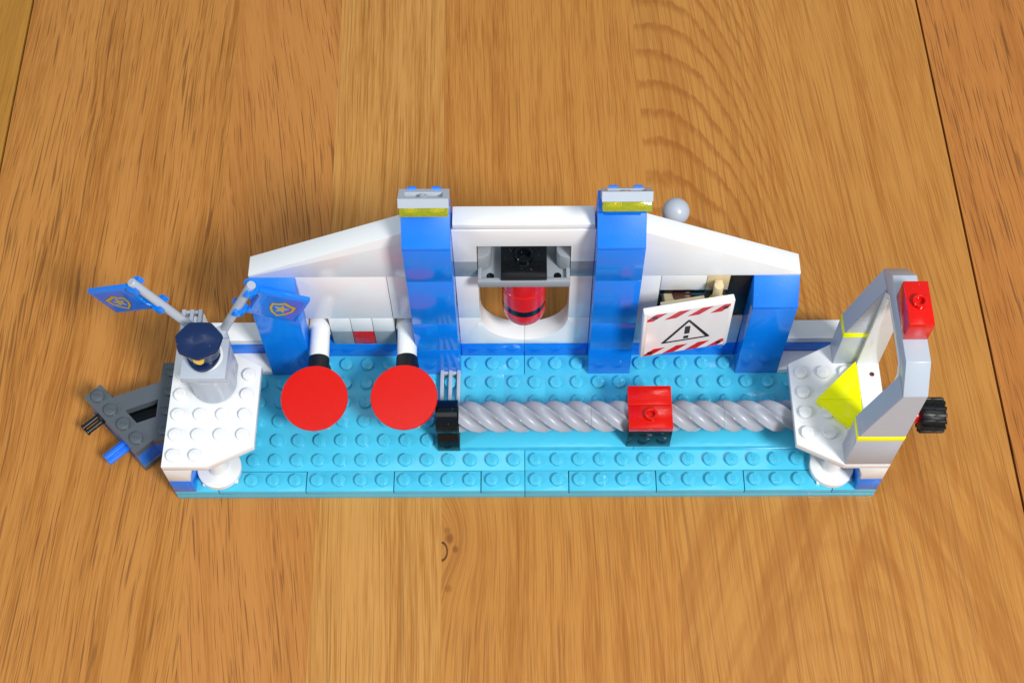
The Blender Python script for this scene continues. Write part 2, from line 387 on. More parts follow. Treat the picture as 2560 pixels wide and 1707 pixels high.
# ------------------------------------------------------------------ blue pillars
def pillar(name, label, x0, courses, zs, h_top, group):
    t = thing(name, label, 'pillar', (x0 + 1, 7, .8), group)
    for a, c in courses:
        boxobj('brick', x0, x0 + 2, 6, 8, a + .003, c, M_blue, t, gap=.008)
    b = nb(); add_prism(b, [(6.008, zs + .003), (6.008, zs + .17), (7.0, h_top), (7.99, h_top), (7.99, zs + .003)], x0 + .008, x0 + 1.992, 'x')
    o = obj('slope', b, M_bluer, t)
    return t
G1, G2 = 'tall blue pillars of the toy wall', 'short blue pillars of the toy wall'
def tall(x0, label):
    t = pillar('blue_pillar', label, x0, [(.8, 3.2), (3.2, 5.6), (5.6, 9.2), (9.2, 11.6)], 11.6, 12.8, G1)
    b = nb()
    for k in (0, 1): add_box(b, x0 + k, x0 + k + 1, 7, 7.9, 12.803, 13.2, gap=.01)
    add_box(b, x0 + .25, x0 + 1.75, 6.95, 7.4, 12.7, 13.85)
    obj('top_brick', b, M_blue, t)
    return t
tp = tall(-5, 'tall blue pillar just left of the round-bottomed opening')
dup(tp, (4, 7, .8), 'tall blue pillar between the round-bottomed opening and the warning sign')
sp_ = pillar('blue_pillar', 'short blue pillar behind the right-hand star flag', -12, [(.8, 6.8)], 6.8, 8.0, G2)
dup(sp_, (11, 7, .8), 'short blue pillar to the right of the warning sign')
# ------------------------------------------------------------------ tilted lamps on the tall pillars (built flat, then tilted about the hinge)
def lamp(loc, tilt, label):
    t = thing('toy_lamp', label, 'toy lamp', (0, 0, 0), 'tilted lamps on top of the tall pillars')
    # local frame: z = stack axis (yellow below, grey above), y = away from the viewer, hinge at the rear
    b = nb(); W, Dp = 1.0, 1.0
    o4 = [(-W, -.0), (W, -.0), (W, Dp), (-W, Dp)]
    i4 = [(-.76, .17), (.76, .17), (.76, .68), (-.76, .68)]
    add_ring_prism(b, o4, i4, -.4, 0.0)
    add_box(b, -.95, .95, .05, .95, -.39, -.30, bev=0, gap=0)
    add_lathe(b, [(.06, -.3), (.07, -.02), (.16, -.02), (.17, -.3)], (0, .42, 0), n=24)
    obj('grey_plate', b, M_grey, t)
    b = nb(); add_box(b, -.97, .97, .02, .98, -.80, -.41, bev=.03); obj('yellow_lens', b, M_glass, t)
    b = nb()
    for x in (-.5, .5): cyl(b, (x, .34, -.62), (0, 0, 1), .30, .2, n=28)  # bright yellow studs placed inside the lens to show through it
    obj('inner_stud', b, M_hub, t)
    for x in (-.5, .48):
        b = nb(); add_lathe(b, [(0, 0), (.11, 0), (.11, .36), (0, .36)], (x - .18, 1.02, -.02), (1, 0, 0), n=20)
        add_box(b, x - .18, x + .18, .95, 1.12, -.55, 0, gap=0)
        obj('clip', b, M_bluer, t)
    t.location = Vector(loc) * U; t.rotation_euler = (tilt, 0, 0)
    return t
lamp((4.08, 6.67, 14.80), -math.radians(45), 'yellow and grey lamp tilted back on the tall pillar beside the grey ball')
lamp((-3.94, 6.45, 14.70), -math.radians(32), 'yellow and grey lamp on the tall pillar left of the opening, hollow side open')
# ------------------------------------------------------------------ battering ram hung in the opening
ram = thing('swinging_ram', 'red capsule hanging from a grey tray in the wall opening', 'toy ram', (0, 7.5, 8.6))
b = nb()
zt = 8.62
add_box(b, -1.97, 1.97, 6.4, 8.6, zt - .38, zt - .22, bev=.02, gap=.01)
add_box(b, -1.99, 1.99, 6.34, 6.55, zt - .41, zt + .04, bev=.03, gap=0)
for s in (-1, 1):
    add_box(b, s * 1.9 - .083, s * 1.9 + .083, 6.5, 8.55, zt - .39, zt + .035, bev=.03, gap=0)
    P = [(1.98, 7.0), (1.78, 7.05), (1.55, 7.15), (1.42, 7.3), (1.40, 7.5), (1.40, 8.4), (1.98, 8.4)]
    P = [(s * x, y) for x, y in P]
    add_prism(b, P, zt - .3, zt + .85, 'z', bev=.06)
obj('grey_tray', b, M_tray, ram)
for s in (-1, 1):
    b = nb(); cyl(b, (s * 1.45, 6.78, zt - .23), (0, 0, 1), .17, .022, bev=.004, n=24); obj('tray_hole', b, M_black, ram)
b = nb(); add_box(b, -1, 1, 6.38, 8.38, zt + .02, zt + .36, bev=.03, gap=.01)
add_lathe(b, [(.24, 0), (.27, .26), (.30, .30), (.36, .30), (.40, .26), (.42, 0)], (0, 7.38, zt + .35), n=36)
obj('black_plate', b, M_black, ram)
b = nb()
for x in (-.53, .53):
    for y in (6.85, 7.85): add_lathe(b, [(.11, .001), (.13, .03), (.17, .03), (.19, .001)], (x, y, zt + .36), n=24)
obj('plate_hole', b, M_black, ram)
b = nb(); add_lathe(b, [(0, 6.95), (.97, 6.95), (1.0, 6.99), (1.0, 8.2), (0, 8.2)], (0, 7.5, 0), n=64); obj('red_round_brick', b, M_red, ram)
b = nb(); add_lathe(b, [(0, 5.72), (.96, 5.72), (1.0, 5.76), (1.0, 6.88), (.96, 6.92), (0, 6.92)], (0, 7.5, 0), n=64)
for a in (-60, -120):
    pass
obj('red_round_brick', b, M_red, ram)
b = nb(); add_lathe(b, [(0, 5.24), (.985, 5.24), (.985, 5.76), (0, 5.76)], (0, 7.5, 0), n=64); obj('black_band', b, M_black, ram)
b = nb(); pr = [(0, 5.30), (.97, 5.30), (1.0, 5.26), (1.0, 4.85)] + [(math.cos(a), 4.85 - math.sin(a)) for a in [PI / 2 * k / 12 for k in range(1, 12)]] + [(0, 3.85)]
add_lathe(b, pr, (0, 7.5, 0), n=64); obj('red_dome', b, M_red, ram)
# raised vertical ribs of the round bricks
for k in range(4):
    a = PI / 4 + k * PI / 2
    b = nb()
    for z0, z1 in ((7.15, 8.0), (5.95, 6.70)):
        n = 8; da = .30
        vs = []
        o_ = [(1.015 * math.cos(a - da + 2 * da * i / n), 7.5 + 1.015 * math.sin(a - da + 2 * da * i / n)) for i in range(n + 1)]
        i_ = [(.9 * math.cos(a - da + 2 * da * i / n), 7.5 + .9 * math.sin(a - da + 2 * da * i / n)) for i in range(n, -1, -1)]
        add_prism(b, o_ + i_, z0, z1, 'z', bev=0)
    obj('rib', b, M_red, ram)
# ------------------------------------------------------------------ two red disc buffers on white arms
bufA = thing('disc_buffer', 'red disc on a white arm, beside the short blue pillar', 'toy buffer', (-9.5, 7, 3.5), 'red disc buffers on white arms')
b = nb()
add_lathe(b, [(0, 0), (.45, 0), (.45, .5), (.45, 1.75), (0, 1.75)], (-9.46, 7.2, 3.50), (.03, -1, 0), n=40)
obj('white_arm', b, M_white, bufA)
b = nb()
add_lathe(b, [(.0, .0), (.47, .0), (.49, .12), (.485, .5), (.42, .8), (.2, .95), (0, .97)], (-9.5, 7.35, 2.75), (0, 0, 1), n=40)
add_lathe(b, [(0, 0), (.47, 0), (.47, .5), (0, .5)], (-9.5, 7.5, 3.5), (0, -1, 0), n=40)
obj('white_elbow', b, M_white, bufA)
b = nb(); add_lathe(b, [(0, 0), (.46, 0), (.48, .05), (.50, .9), (.52, 1.3), (0, 1.3)], (-9.42, 5.48, 3.46), (0, -1, 0), n=40)
add_box(b, -9.15, -8.85, 4.2, 5.1, 2.6, 3.6, bev=.08)
obj('black_collar', b, M_rubber, bufA)
dc = Vector((-9.44, 3.25, 3.84)); dn = Vector((0, -.20, .98)).normalized()
b = nb(); add_lathe(b, [(0, -.34), (1.42, -.34), (1.44, -.2), (1.47, -.02), (1.5, -.01), (1.5, -.05)][:3] + [(1.5, -.19), (1.5, -.025), (1.475, 0), (0, 0)], dc, dn, n=96)
obj('red_disc', b, M_redt, bufA)
b = nb(); cyl(b, dc - dn * .34, -dn, .45, .55, n=32); add_box(b, dc.x + .15, dc.x + .72, dc.y - 1.22, dc.y - .5, 3.1, 3.3); obj('tan_hub', b, M_tan, bufA)
dup(bufA, (-5.47, 7.05, 3.5 - .04), 'red disc on a white arm, beside the grey grille and the tall pillar')
# ------------------------------------------------------------------ warning sign, hung in front of the right field
sg = thing('warning_sign', 'white tilted warning sign with black triangle and red stripes', 'warning sign', (7.095, 5.129, 6.583))
sg['org_studs'] = (0, 0, 0); sg.rotation_euler = (.018, -.027, .161)
b = nb(); add_box(b, -1.98, 1.98, 0, .33, -1.98, 1.98, bev=.05, gap=0); obj('board', b, M_white, sg)
b = nb(); add_box(b, -1.82, 1.80, -.012, .01, -1.93, 1.84, bev=0, gap=0); obj('sticker', b, M_wstick, sg)
def decal(name, polys, m, y0=-.020, y1=-.005):
    b = nb()
    for P in polys: add_prism(b, P, y0, y1, 'y', bev=0)
    return obj(name, b, m, sg)
S = [[(-1.82, 1.26), (-1.56, 1.26), (-.963, 1.823), (-1.465, 1.823), (-1.82, 1.46)],
     [(-1.069, 1.25), (-.564, 1.25), (.05, 1.80), (-.433, 1.81)], [(-.061, 1.235), (.439, 1.235), (1.052, 1.785), (.56, 1.785)],
     [(.938, 1.205), (1.449, 1.205), (1.79, 1.58), (1.79, 1.76), (1.526, 1.775)]]
Bm = [[(-1.82, -1.905), (-1.493, -1.905), (-.876, -1.345), (-1.387, -1.345), (-1.82, -1.78)], [(-.989, -1.915), (-.458, -1.915), (.141, -1.34), (-.365, -1.34)],
      [(.03, -1.92), (.582, -1.92), (1.134, -1.345), (.631, -1.345)], [(1.041, -1.922), (1.531, -1.922), (1.79, -1.62), (1.79, -1.382), (1.637, -1.38)]]
for P in S + Bm: decal('red_stripe', [P], M_pr_red)
for cx, cz in ((-1.498, 1.56), (1.60, 1.50), (-1.56, -1.65), (1.555, -1.66)):
    decal('black_dot', [[(cx + .12 * math.cos(k * PI / 10), cz + .11 * math.sin(k * PI / 10)) for k in range(20)]], M_pr_blk, -.028)
b = nb()
def rounded(P, r, n=5):
    out = []
    for i in range(len(P)):
        p, a, c = Vector(P[i]), Vector(P[i - 1]), Vector(P[(i + 1) % len(P)])
        d1, d2 = (a - p).normalized() * r, (c - p).normalized() * r
        for k in range(n + 1):
            t_ = k / n; out.append(tuple((p + d1) * (1 - t_) ** 2 + p * 2 * t_ * (1 - t_) + (p + d2) * t_ * t_))
    return out
add_ring_prism(b, rounded([(-1.12, -.945), (.045, .95), (1.13, -.94)], .12), rounded([(-.90, -.847), (.05, .73), (.91, -.848)], .02), -.028, -.005, 'y')
obj('warning_triangle', b, M_pr_blk, sg)
decal('exclamation_mark', [[(-.085, .325), (.144, .325), (.144, -.333), (-.085, -.333)], [(-.099, -.54), (.12, -.54), (.12, -.76), (-.099, -.76)]], M_pr_blk, -.028)
b = nb(); add_box(b, -.98, .98, .33, 1.15, -1.3, .75); add_box(b, -.6, .6, 1.1, 2.3, -1.2, -.1); obj('tan_bracket', b, M_tan, sg)
# ------------------------------------------------------------------ tan hook with the small wheel under the roof
hk = thing('tan_hook', 'tan upright hook above the warning sign, under the sloping roof', 'hook', (8.5, 7, 7.5))
b = nb(); cyl(b, (8.46, 6.55, 5.7), (0, 0, 1), .21, 2.25, n=28); add_box(b, 8.3, 8.7, 6.5, 7.0, 7.1, 7.75, bev=.08); obj('hook_bar', b, M_tan, hk)
tw = thing('small_wheel', 'small black tyre with yellow hub, half hidden behind the warning sign', 'wheel', (8.5, 6.5, 6.6))
b = nb(); add_lathe(b, [(.62, .12), (.52, .2), (.42, .2), (.40, 0), (.42, -.2), (.52, -.2), (.62, -.12), (.62, .12)], (8.5, 6.4, 6.75), n=40); obj('tyre', b, M_rubber, tw)
b = nb()
for k in range(6):
    a = k * PI / 3; add_box(b, 8.5 + .24 * math.cos(a) - .09, 8.5 + .24 * math.cos(a) + .09, 6.4 + .24 * math.sin(a) - .09, 6.4 + .24 * math.sin(a) + .09, 6.6, 6.9, gap=0)
add_lathe(b, [(.41, 0), (.41, .08), (.28, .08), (.28, 0), (.41, 0)], (8.5, 6.4, 6.78), n=32)
obj('hub', b, M_hub, tw)
# ------------------------------------------------------------------ grey ball behind the wall
bl = thing('ball_handle', 'grey ball on a brown stick behind the sloping roof', 'ball', (6.58, 9.28, 9.0))
b = nb(); R = .60; a0 = .50
bd = Vector((.25, -.80, -.50)).normalized()
add_lathe(b, [(0, -R)] + [(R * math.sin(a), -R * math.cos(a)) for a in [(PI - a0) * k / 20 for k in range(1, 21)]] + [(R * math.sin(a0) - .04, R * math.cos(a0) - .02), (R * math.sin(a0) - .07, .1), (0, .1)], (6.58, 9.28, 9.60), bd, n=48)
obj('ball', b, M_grey, bl)
b = nb(); cyl(b, Vector((6.58, 9.28, 9.6)) + bd * .1, bd, .2, 1.4, n=24); add_box(b, 6.5, 7.1, 8.02, 9.0, 7.2, 8.6); obj('brown_stick', b, M_brown, bl)
# ------------------------------------------------------------------ grilles
def grille(name, label, x0, y0, y1, z0, grp):
    t = thing(name, label, 'grille', (x0 + .5, (y0 + y1) / 2, z0), grp)
    b = nb()
    for k in range(3):
        c = x0 + .11 + k * .39; add_box(b, c - .085 + (0 if k else 0), c + .085, y0 + .01, y1 - .01, z0 + .1, z0 + .42, bev=.015, gap=0)
    for y in (y0 + .09, y1 - .09): add_box(b, x0 + .03, x0 + .97, y - .07, y + .07, z0 + .08, z0 + .33, bev=.01, gap=0)
    obj('bars', b, M_grey, t); return t
grille('grille_tile', 'grey barred grille lying on the azure base behind the black bracket', -4, 4.0, 6.02, .8, 'grey grille tiles')
b = nb(); add_box(b, -16, -15, 5.9, 8, .803, 3.2)
for y in (6.5, 7.5): cyl(b, (-15.5, y, 3.2), (0, 0, 1), .3, .2)
tag(obj('white_stack', b, M_white, None, (-15.5, 7, .8)), 'white brick column under the left grille, behind the police cap', 'brick stack')
grille('grille_tile', 'grey barred grille standing on the white column behind the police cap', -16, 6.0, 8.02, 3.2, 'grey grille tiles')
# ------------------------------------------------------------------ screw with bracket, slider block and crank wheel
SY, SZ = 2.97, 2.40
screw = thing('screw_shaft', 'long grey twisted screw lying across the azure base', 'screw', (-3, SY, SZ))
def screw_section(xa, xb):
    b = nb(); n = 96; step = .045; N = int(round((xb - xa) / step)); rings = []
    for i in range(N + 1):
        x = xa + (xb - xa) * i / N; ph = 2 * PI * x / 4.85
        ring = []
        for k in range(n):
            th = 2 * PI * k / n; w = (th * 5 - ph * 5) % (2 * PI)       # five starts
            c = abs(math.sin(w / 2)); r = min(.722, .47 + .275 * (1 - c) ** 1.3)
            ring.append(b.verts.new((x, SY + r * math.cos(th), SZ + r * math.sin(th))))
        rings.append(ring)
    for A, B in zip(rings, rings[1:]):
        for k in range(n): b.faces.new((A[k], A[(k + 1) % n], B[(k + 1) % n], B[k]))
    b.faces.new(rings[0]); b.faces.new(rings[-1])
    bmesh.ops.recalc_face_normals(b, faces=b.faces[:]); return b
for xa, xb in ((-2.99, 3.02), (3.03, 9.02), (9.03, 15.2)):
    obj('screw_section', screw_section(xa, xb), plastic('pearl_grey_plastic', (.31, .33, .38), rough=.34) if xa < -2 else bpy.data.materials['pearl_grey_plastic'], screw)
b = nb(); add_lathe(b, [(0, 0), (.36, 0), (.36, 2.95), (.30, 3.0), (0, 3.0)], (15.2, SY, SZ), (1, 0, 0), n=32); obj('red_axle', b, M_red, screw)
b = nb()
add_lathe(b, [(0, 0), (.5, 0), (.66, .08), (.72, .2), (.72, 1.0), (.66, 1.1), (.5, 1.17), (0, 1.17)], (17.88, SY, SZ), (1, 0, 0), n=48)
for k in range(15):
    a = 2 * PI * k / 15
    c = nb(); add_box(c, 17.93, 18.50, -.085, .085, .66, .82, bev=.025, gap=0); merge(b, c, Matrix.Translation((0, SY, SZ)) @ Matrix.Rotation(a, 4, 'X'))
    c = nb(); add_box(c, 18.43, 19.0, -.085, .085, .66, .82, bev=.025, gap=0); merge(b, c, Matrix.Translation((0, SY, SZ)) @ Matrix.Rotation(a + .05, 4, 'X'))
obj('crank_wheel', b, M_rubber, screw)
b = nb()
add_prism(b, [(2.0, .803), (2.0, 1.25), (2.10, 1.6), (2.32, 2.1), (3.7, 2.15), (3.98, 1.2), (3.98, .803)], -4, -3.005, 'x', bev=.008)
add_lathe(b, [(0, 0), (.76, 0), (.78, .02), (.78, .98), (.76, 1.0), (0, 1.0)], (-4.03, 2.97, 2.42), (1, 0, 0), n=48)
tag(obj('bearing_bracket', b, M_black, None, (-3.5, 3, .8)), 'black rounded bracket holding the left end of the grey screw', 'bracket')
sl = thing('slider_block', 'red and black block riding on the middle of the grey screw', 'toy block', (5.67, 3, 1.2))
X0, X1 = 4.67, 6.66
b = nb(); add_box(b, X0, X1, 2.0, 2.18, 1.203, 2.79, gap=0); add_box(b, X0, X1, 3.8, 4.0, 1.203, 2.79, gap=0)
for x in (X0, X1 - .14): add_prism(b, [(2.1, 1.9), (2.1, 2.79), (3.9, 2.79), (3.9, 1.9), (3.76, 1.9)] + [(2.97 + .80 * math.cos(a), 2.35 + .0 * a + .42 * math.sin(a)) for a in [PI * k / 10 for k in range(1, 10)]] + [(2.2, 1.9)], x, x + .14, 'x', bev=0)
obj('black_brick', b, M_black, sl)
b = nb(); add_box(b, X0, X1, 2.0, 3.13, 2.80, 3.2); stud(b, 5.67, 2.62, 3.2, hollow=True); obj('red_plate', b, M_redt, sl)
b = nb(); add_box(b, X0, X1, 3.14, 4.12, 2.80, 3.215); obj('red_tile', b, M_redt, sl)
# ------------------------------------------------------------------ platforms
def platform(s, label, skip, txt_rot):
    t = thing('white_platform', label, 'platform', (s * 14, 3, .8), 'white studded corner platforms')
    b = nb(); P = [(s * 16, 0), (s * 14, 0), (s * 12, 1), (s * 12, 5), (s * 14, 6), (s * 16, 6)]
    add_prism(b, P, 3.203, 3.6, 'z')
    for i in range(4):
        for j in range(6):
            if i < 2 and j in (0, 5): continue
            x, y = s * (12.5 + i), j + .5
            if skip(abs(x), y): continue
            stud(b, x, y, 3.6, txt_rot)
    obj('wedge_plate', b, M_white, t)
    xa, xb = (15, 16) if s > 0 else (-16, -15)
    b = nb(); add_box(b, xa, xb, 0, 4, .803, 2.0); add_box(b, xa + .02, xb - .02, 1, 4, 2.0, 3.2); obj('blue_brick', b, M_blue, t)
    P = [(s * 16, 2.003), (s * 16, 3.2), (s * 14.72, 3.2), (s * 15.0, 2.35), (s * 15.0, 2.003)]
    b = nb(); add_prism(b, P, .006, .994, 'y'); obj('white_brick', b, M_white, t)
    boxobj('white_brick', xa, xb, 4.0, 5.9, .803, 3.2, M_white, t)
    b = nb(); c = (s * 14, 1.05)
    add_lathe(b, [(0, .803), (.94, .803), (.97, .84), (.97, .90), (1.0, .92), (1.0, 1.17), (.97, 1.2), (0, 1.2)], (c[0], c[1], 0), n=64)
    for k in range(4): add_box(b, c[0] + .93 * math.cos(k * PI / 2 + .9) - .16, c[0] + .93 * math.cos(k * PI / 2 + .9) + .16, c[1] + .88 * math.sin(k * PI / 2 + .9) - .12, c[1] + .88 * math.sin(k * PI / 2 + .9) + .12, .803, .97)
    obj('round_foot', b, M_white, t)
    b = nb(); add_lathe(b, [(.50, 1.2), (.44, 1.28), (.42, 2.0), (.44, 2.7), (.62, 2.75), (.62, 3.0), (.5, 3.02), (.5, 3.2)], (c[0], c[1], 0), n=40)
    obj('round_leg', b, M_white, t)
    return t
platform(-1, 'white studded platform under the police cap and grey drum', lambda x, y: 13 < x < 15 and 3 < y < 5, PI)
platform(1, 'white studded platform under the grey gate and yellow arrow', lambda x, y: (x > 14 and y < 1) or x > 15 or (x > 14 and (y > 5 or 2 < y < 4)) or (x > 14 and y < 1), 0)
# ------------------------------------------------------------------ drum with square top, police cap
ped = thing('grey_drum', 'light grey round drum with square top under the police cap', 'pedestal', (-14, 4, 3.6))
b = nb(); add_lathe(b, [(0, 3.603), (.80, 3.603), (.80, 3.72), (.98, 3.72), (1.0, 3.75), (1.0, 5.58), (0, 5.58)], (-14, 4.03, 0), n=64)
add_box(b, -14, -13.02, 4.0, 5.0, 3.75, 5.58)
obj('drum_body', b, M_grey, ped)
b = nb(); add_box(b, -15, -13, 3.08, 5.08, 5.66, 6.05, bev=.02, gap=.01); add_lathe(b, [(.85, 5.5), (.85, 5.7)], (-14, 4.05, 0)); obj('square_tile', b, M_grey, ped)
b = nb()
for s in (-1, 1):
    cyl(b, (-14.02 + s * .62, 5.35, 5.45), (0, 0, 1), .26, .85, n=28)
    add_box(b, -14.02 + s * .62 - .2, -14.02 + s * .62 + .2, 4.95, 5.4, 5.5, 5.9, bev=.05)
obj('pole_socket', b, M_grey, ped)
cap = thing('police_cap', 'dark blue peaked police cap with yellow badge', 'cap', (-13.95, 4.2, 6.05))
b = nb()
cx, cy = -14.0, 4.19
def octo(r, z, dy=0, sq=1.0, off=0.05): return [(cx + r * 1.06 * math.cos(PI / 8 + off + k * PI / 4), cy + dy + r * sq * math.sin(PI / 8 + off + k * PI / 4), z) for k in range(8)]
def loft(bm_, rings):
    b_ = nb(); R_ = [[b_.verts.new(p) for p in r] for r in rings]; n = len(R_[0])
    for A, B in zip(R_, R_[1:]):
        for k in range(n): b_.faces.new((A[k], A[(k + 1) % n], B[(k + 1) % n], B[k]))
    b_.faces.new(R_[0]); b_.faces.new(R_[-1][::-1]); bmesh.ops.recalc_face_normals(b_, faces=b_.faces[:])
    return b_
def octr(R_, z, round_, dy=0.0, n=48):
    out = []
    for k in range(n):
        a = 2 * PI * k / n + .05
        ph = ((a - PI / 8) % (PI / 4)) - PI / 8
        # regular heptagon-like crown with soft corners
        ph = (a + PI / 2) % (2 * PI / 7); ph -= PI / 7
        ro = R_ * math.cos(PI / 7) / math.cos(ph)
        r = ro * (1 - round_) + R_ * .97 * round_
        tip = .10 * dy
        out.append((cx + r * math.cos(a), cy + .04 + r * (1 - .15 * min(max(z - 7.0, 0) / .25, 1)) * math.sin(a), z + tip * math.sin(a)))
    return out
c = loft(None, [octr(.74, 6.30, 1), octr(.76, 6.75, 1), octr(.80, 7.08, .9), octr(1.0, 7.22, .15, 1), octr(1.07, 7.33, .12, 1), octr(1.075, 7.42, .1, 1), octr(1.03, 7.49, .1, 1), octr(.9, 7.51, .1, 1), octr(.3, 7.50, .3, 1)])
merge(b, c); obj('crown', b, M_navy, cap)
b = nb()
n = 24; top = []; bot = []
for k in range(n + 1):
    a = PI + PI * k / n
    top.append((cx + .74 * math.cos(a), cy + (.74 + .16 * math.sin(PI * k / n)) * math.sin(a)))
P = top + [(cx + .6, cy), (cx - .6, cy)]
add_prism(b, P, 6.22, 6.36, 'z', bev=.02); obj('visor', b, M_navy, cap)
b = nb()
P = [(-.24, .13), (-.12, .16), (0, .19), (.12, .16), (.24, .13), (.2, -.05), (.1, -.14), (0, -.18), (-.1, -.14), (-.2, -.05)]
for k, (u_, v_) in enumerate(P): pass
v0 = []
for dpt in (.79, .70):
    v0.append([b.verts.new((cx + u_, cy - math.sqrt(max(dpt ** 2 - u_ * u_, 0)) - .0, 6.90 + v_)) for u_, v_ in P])
b.faces.new(v0[0]); b.faces.new(v0[1][::-1])
for k in range(len(P)): b.faces.new((v0[0][k], v0[1][k], v0[1][(k + 1) % len(P)], v0[0][(k + 1) % len(P)]))
bmesh.ops.recalc_face_normals(b, faces=b.faces[:]); obj('badge', b, M_badge, cap)
b = nb(); cyl(b, (cx + .04, cy - .02, 6.053), (0, 0, 1), .78, .18); obj('white_ring', b, M_white, cap)
# ------------------------------------------------------------------ flags
def flag(base_pt, top_pt, wdir, label):
    bp, tp_ = Vector(base_pt), Vector(top_pt); z = (tp_ - bp).normalized(); L = (tp_ - bp).length
    w = Vector(wdir); w = (w - z * w.dot(z)).normalized(); nrm = z.cross(w)          # local x = out along the flag, y = through it, z = along the pole
    t = thing('star_flag', label, 'flag', (0, 0, 0), 'blue star flags on grey poles')
    b = nb(); add_lathe(b, [(0, 0), (.2, 0), (.2, L - .04), (.17, L), (0, L)], n=28); obj('pole', b, M_grey, t)
    b = nb(); z0, z1 = L - 2.12, L - .22
    P = [(.66, z0 + .0), (2.67, z0), (2.67, z1), (.66, z1), (.40, z1 + .02), (.40, z1 - .28), (.52, z1 - .40), (.52, z0 + .40), (.40, z0 + .28), (.40, z0 - .02)]
    add_prism(b, P, -.10, .10, 'y', bev=.02)
    for zc_ in (z1 - .14, z0 + .13):
        n = 22; o_ = [(.40 * math.cos(a), .40 * math.sin(a)) for a in [math.radians(-125 + 250 * k / n) for k in range(n + 1)]]
        i_ = [(.21 * math.cos(a), .21 * math.sin(a)) for a in [math.radians(125 - 250 * k / n) for k in range(n + 1)]]
        add_prism(b, o_ + i_, zc_ - .15, zc_ + .15, 'z', bev=0)
    obj('cloth', b, M_blue, t)
    side = -1 if nrm.y > 0 else 1                                     # the face turned to the viewer
    def dec(nm, polys, m, h):
        b_ = nb()
        for Q in polys:
            if len(Q) == 2: add_ring_prism(b_, Q[0], Q[1], side * .09, side * (.10 + h), 'y')
            else: add_prism(b_, Q, side * .09, side * (.10 + h), 'y', bev=0)
        return obj(nm, b_, m, t)
    f = lambda P_: [(.66 + x_, z0 + y_ * .95) for x_, y_ in P_]
    st_ = dec('sticker', [f([(.2, .12), (1.85, .12), (1.85, 1.78), (.2, 1.78)])], M_stick, .008)
    outer = [(.53, 1.25), (.80, 1.30), (1.08, 1.47), (1.36, 1.30), (1.65, 1.20), (1.62, .80), (1.42, .48), (1.06, .22), (.72, .50), (.55, .82)]
    inner = [(.66, 1.13), (.85, 1.16), (1.08, 1.28), (1.31, 1.15), (1.52, 1.07), (1.49, .80), (1.32, .55), (1.06, .36), (.82, .57), (.67, .84)]
    dec('shield_outline', [(f([(1.08 + (x - 1.08) * 1.05, .85 + (y - .85) * 1.05) for x, y in outer]), f([(1.08 + (x - 1.08) * .95, .85 + (y - .85) * .95) for x, y in inner]))], M_pr_blk, .012)
    dec('gold_shield', [(f(outer), f(inner))], M_gold, .018)
    star = [(1.08 + (.34 if k % 2 == 0 else .145) * math.sin(k * PI / 5), .86 + (.34 if k % 2 == 0 else .145) * math.cos(k * PI / 5)) for k in range(10)]
    dec('gold_star', [f(star)], M_gold, .018)
    M = Matrix((w, nrm, z)).transposed().to_4x4()
    t.rotation_euler = M.to_euler(); t.location = bp * U
    return t
flag((-14.75, 5.70, 6.0), (-16.56, 5.79, 9.70), (-.89, .16, -.43), 'blue star flag leaning out to the left over the bare table')
flag((-13.35, 5.50, 6.0), (-11.45, 5.65, 9.67), (.89, .05, -.45), 'blue star flag leaning right, in front of the short blue pillar')
# ------------------------------------------------------------------ grey gate on the right platform
gt = thing('grey_gate', 'grey and white slanted gate with neon stripes, on the right platform', 'toy gate', (15, 3, 3.6))
for y0, y1 in ((0, 1), (5, 6)):
    b = nb(); add_box(b, 14, 16, y0, y1, 3.603, 6.0); obj('leg_brick', b, M_grey, gt)
    b = nb(); add_box(b, 13.99, 16.01, y0 - .004, y1 + .004, 6.01, 6.39, gap=0); obj('neon_stripe', b, M_yel, gt)
b = nb()
n_ = 0
for (yo, yi) in ((0.006, 1.0), (5.994, 5.0)):
    ch = 1.0 if yi > yo else -1.0
    # tapering leg: inner edge runs from x=14 to x=15 with height
    c = nb()
    lo = [(14.0, 6.40), (15.994, 6.40), (15.994, 10.15), (15.0, 10.15)]
    v0 = [c.verts.new((x, yo, z)) for x, z in lo]; v1 = [c.verts.new((x, yi, z)) for x, z in lo]
    c.faces.new(v0); c.faces.new(v1[::-1])
    for k in range(4): c.faces.new((v0[k], v1[k], v1[(k + 1) % 4], v0[(k + 1) % 4]))
    bmesh.ops.recalc_face_normals(c, faces=c.faces[:]); bmesh.ops.bevel(c, geom=c.edges[:], offset=.03, segments=2, affect='EDGES'); merge(b, c)
add_prism(b, [(0.006, 10.14), (1.0, 11.2), (5.0, 11.2), (5.994, 10.14), (4.8, 10.14), (4.55, 10.4), (1.45, 10.4), (1.2, 10.14)], 15.0, 15.994, 'x', bev=.03)
obj('upper_frame', b, M_grey, gt)
b = nb()
add_prism(b, [(1.01, 3.62), (4.99, 3.62), (4.99, 10.05), (4.55, 10.38), (1.45, 10.38), (1.01, 10.05)][:0] or [(4.78, 3.98), (4.99, 3.98), (4.99, 9.9), (4.55, 10.38), (1.45, 10.38), (1.01, 9.9), (1.01, 3.98), (1.22, 3.98), (1.22, 9.75), (1.55, 10.15), (4.45, 10.15), (4.78, 9.75)], 15.0, 15.985, 'x', bev=.02)
add_box(b, 15.0, 16.0, 1.0, 5.0, 3.603, 3.99)
obj('white_lining', b, M_white, gt)
b = nb(); cyl(b, (15.62, 4.25, 3.985), (0, 0, 1), .11, .012, bev=.002, n=20); obj('pin_hole', b, M_brown, gt)
rb = thing('red_brick', 'red brick with one hollow stud on top of the grey gate', 'brick', (15.5, 3, 11.2))
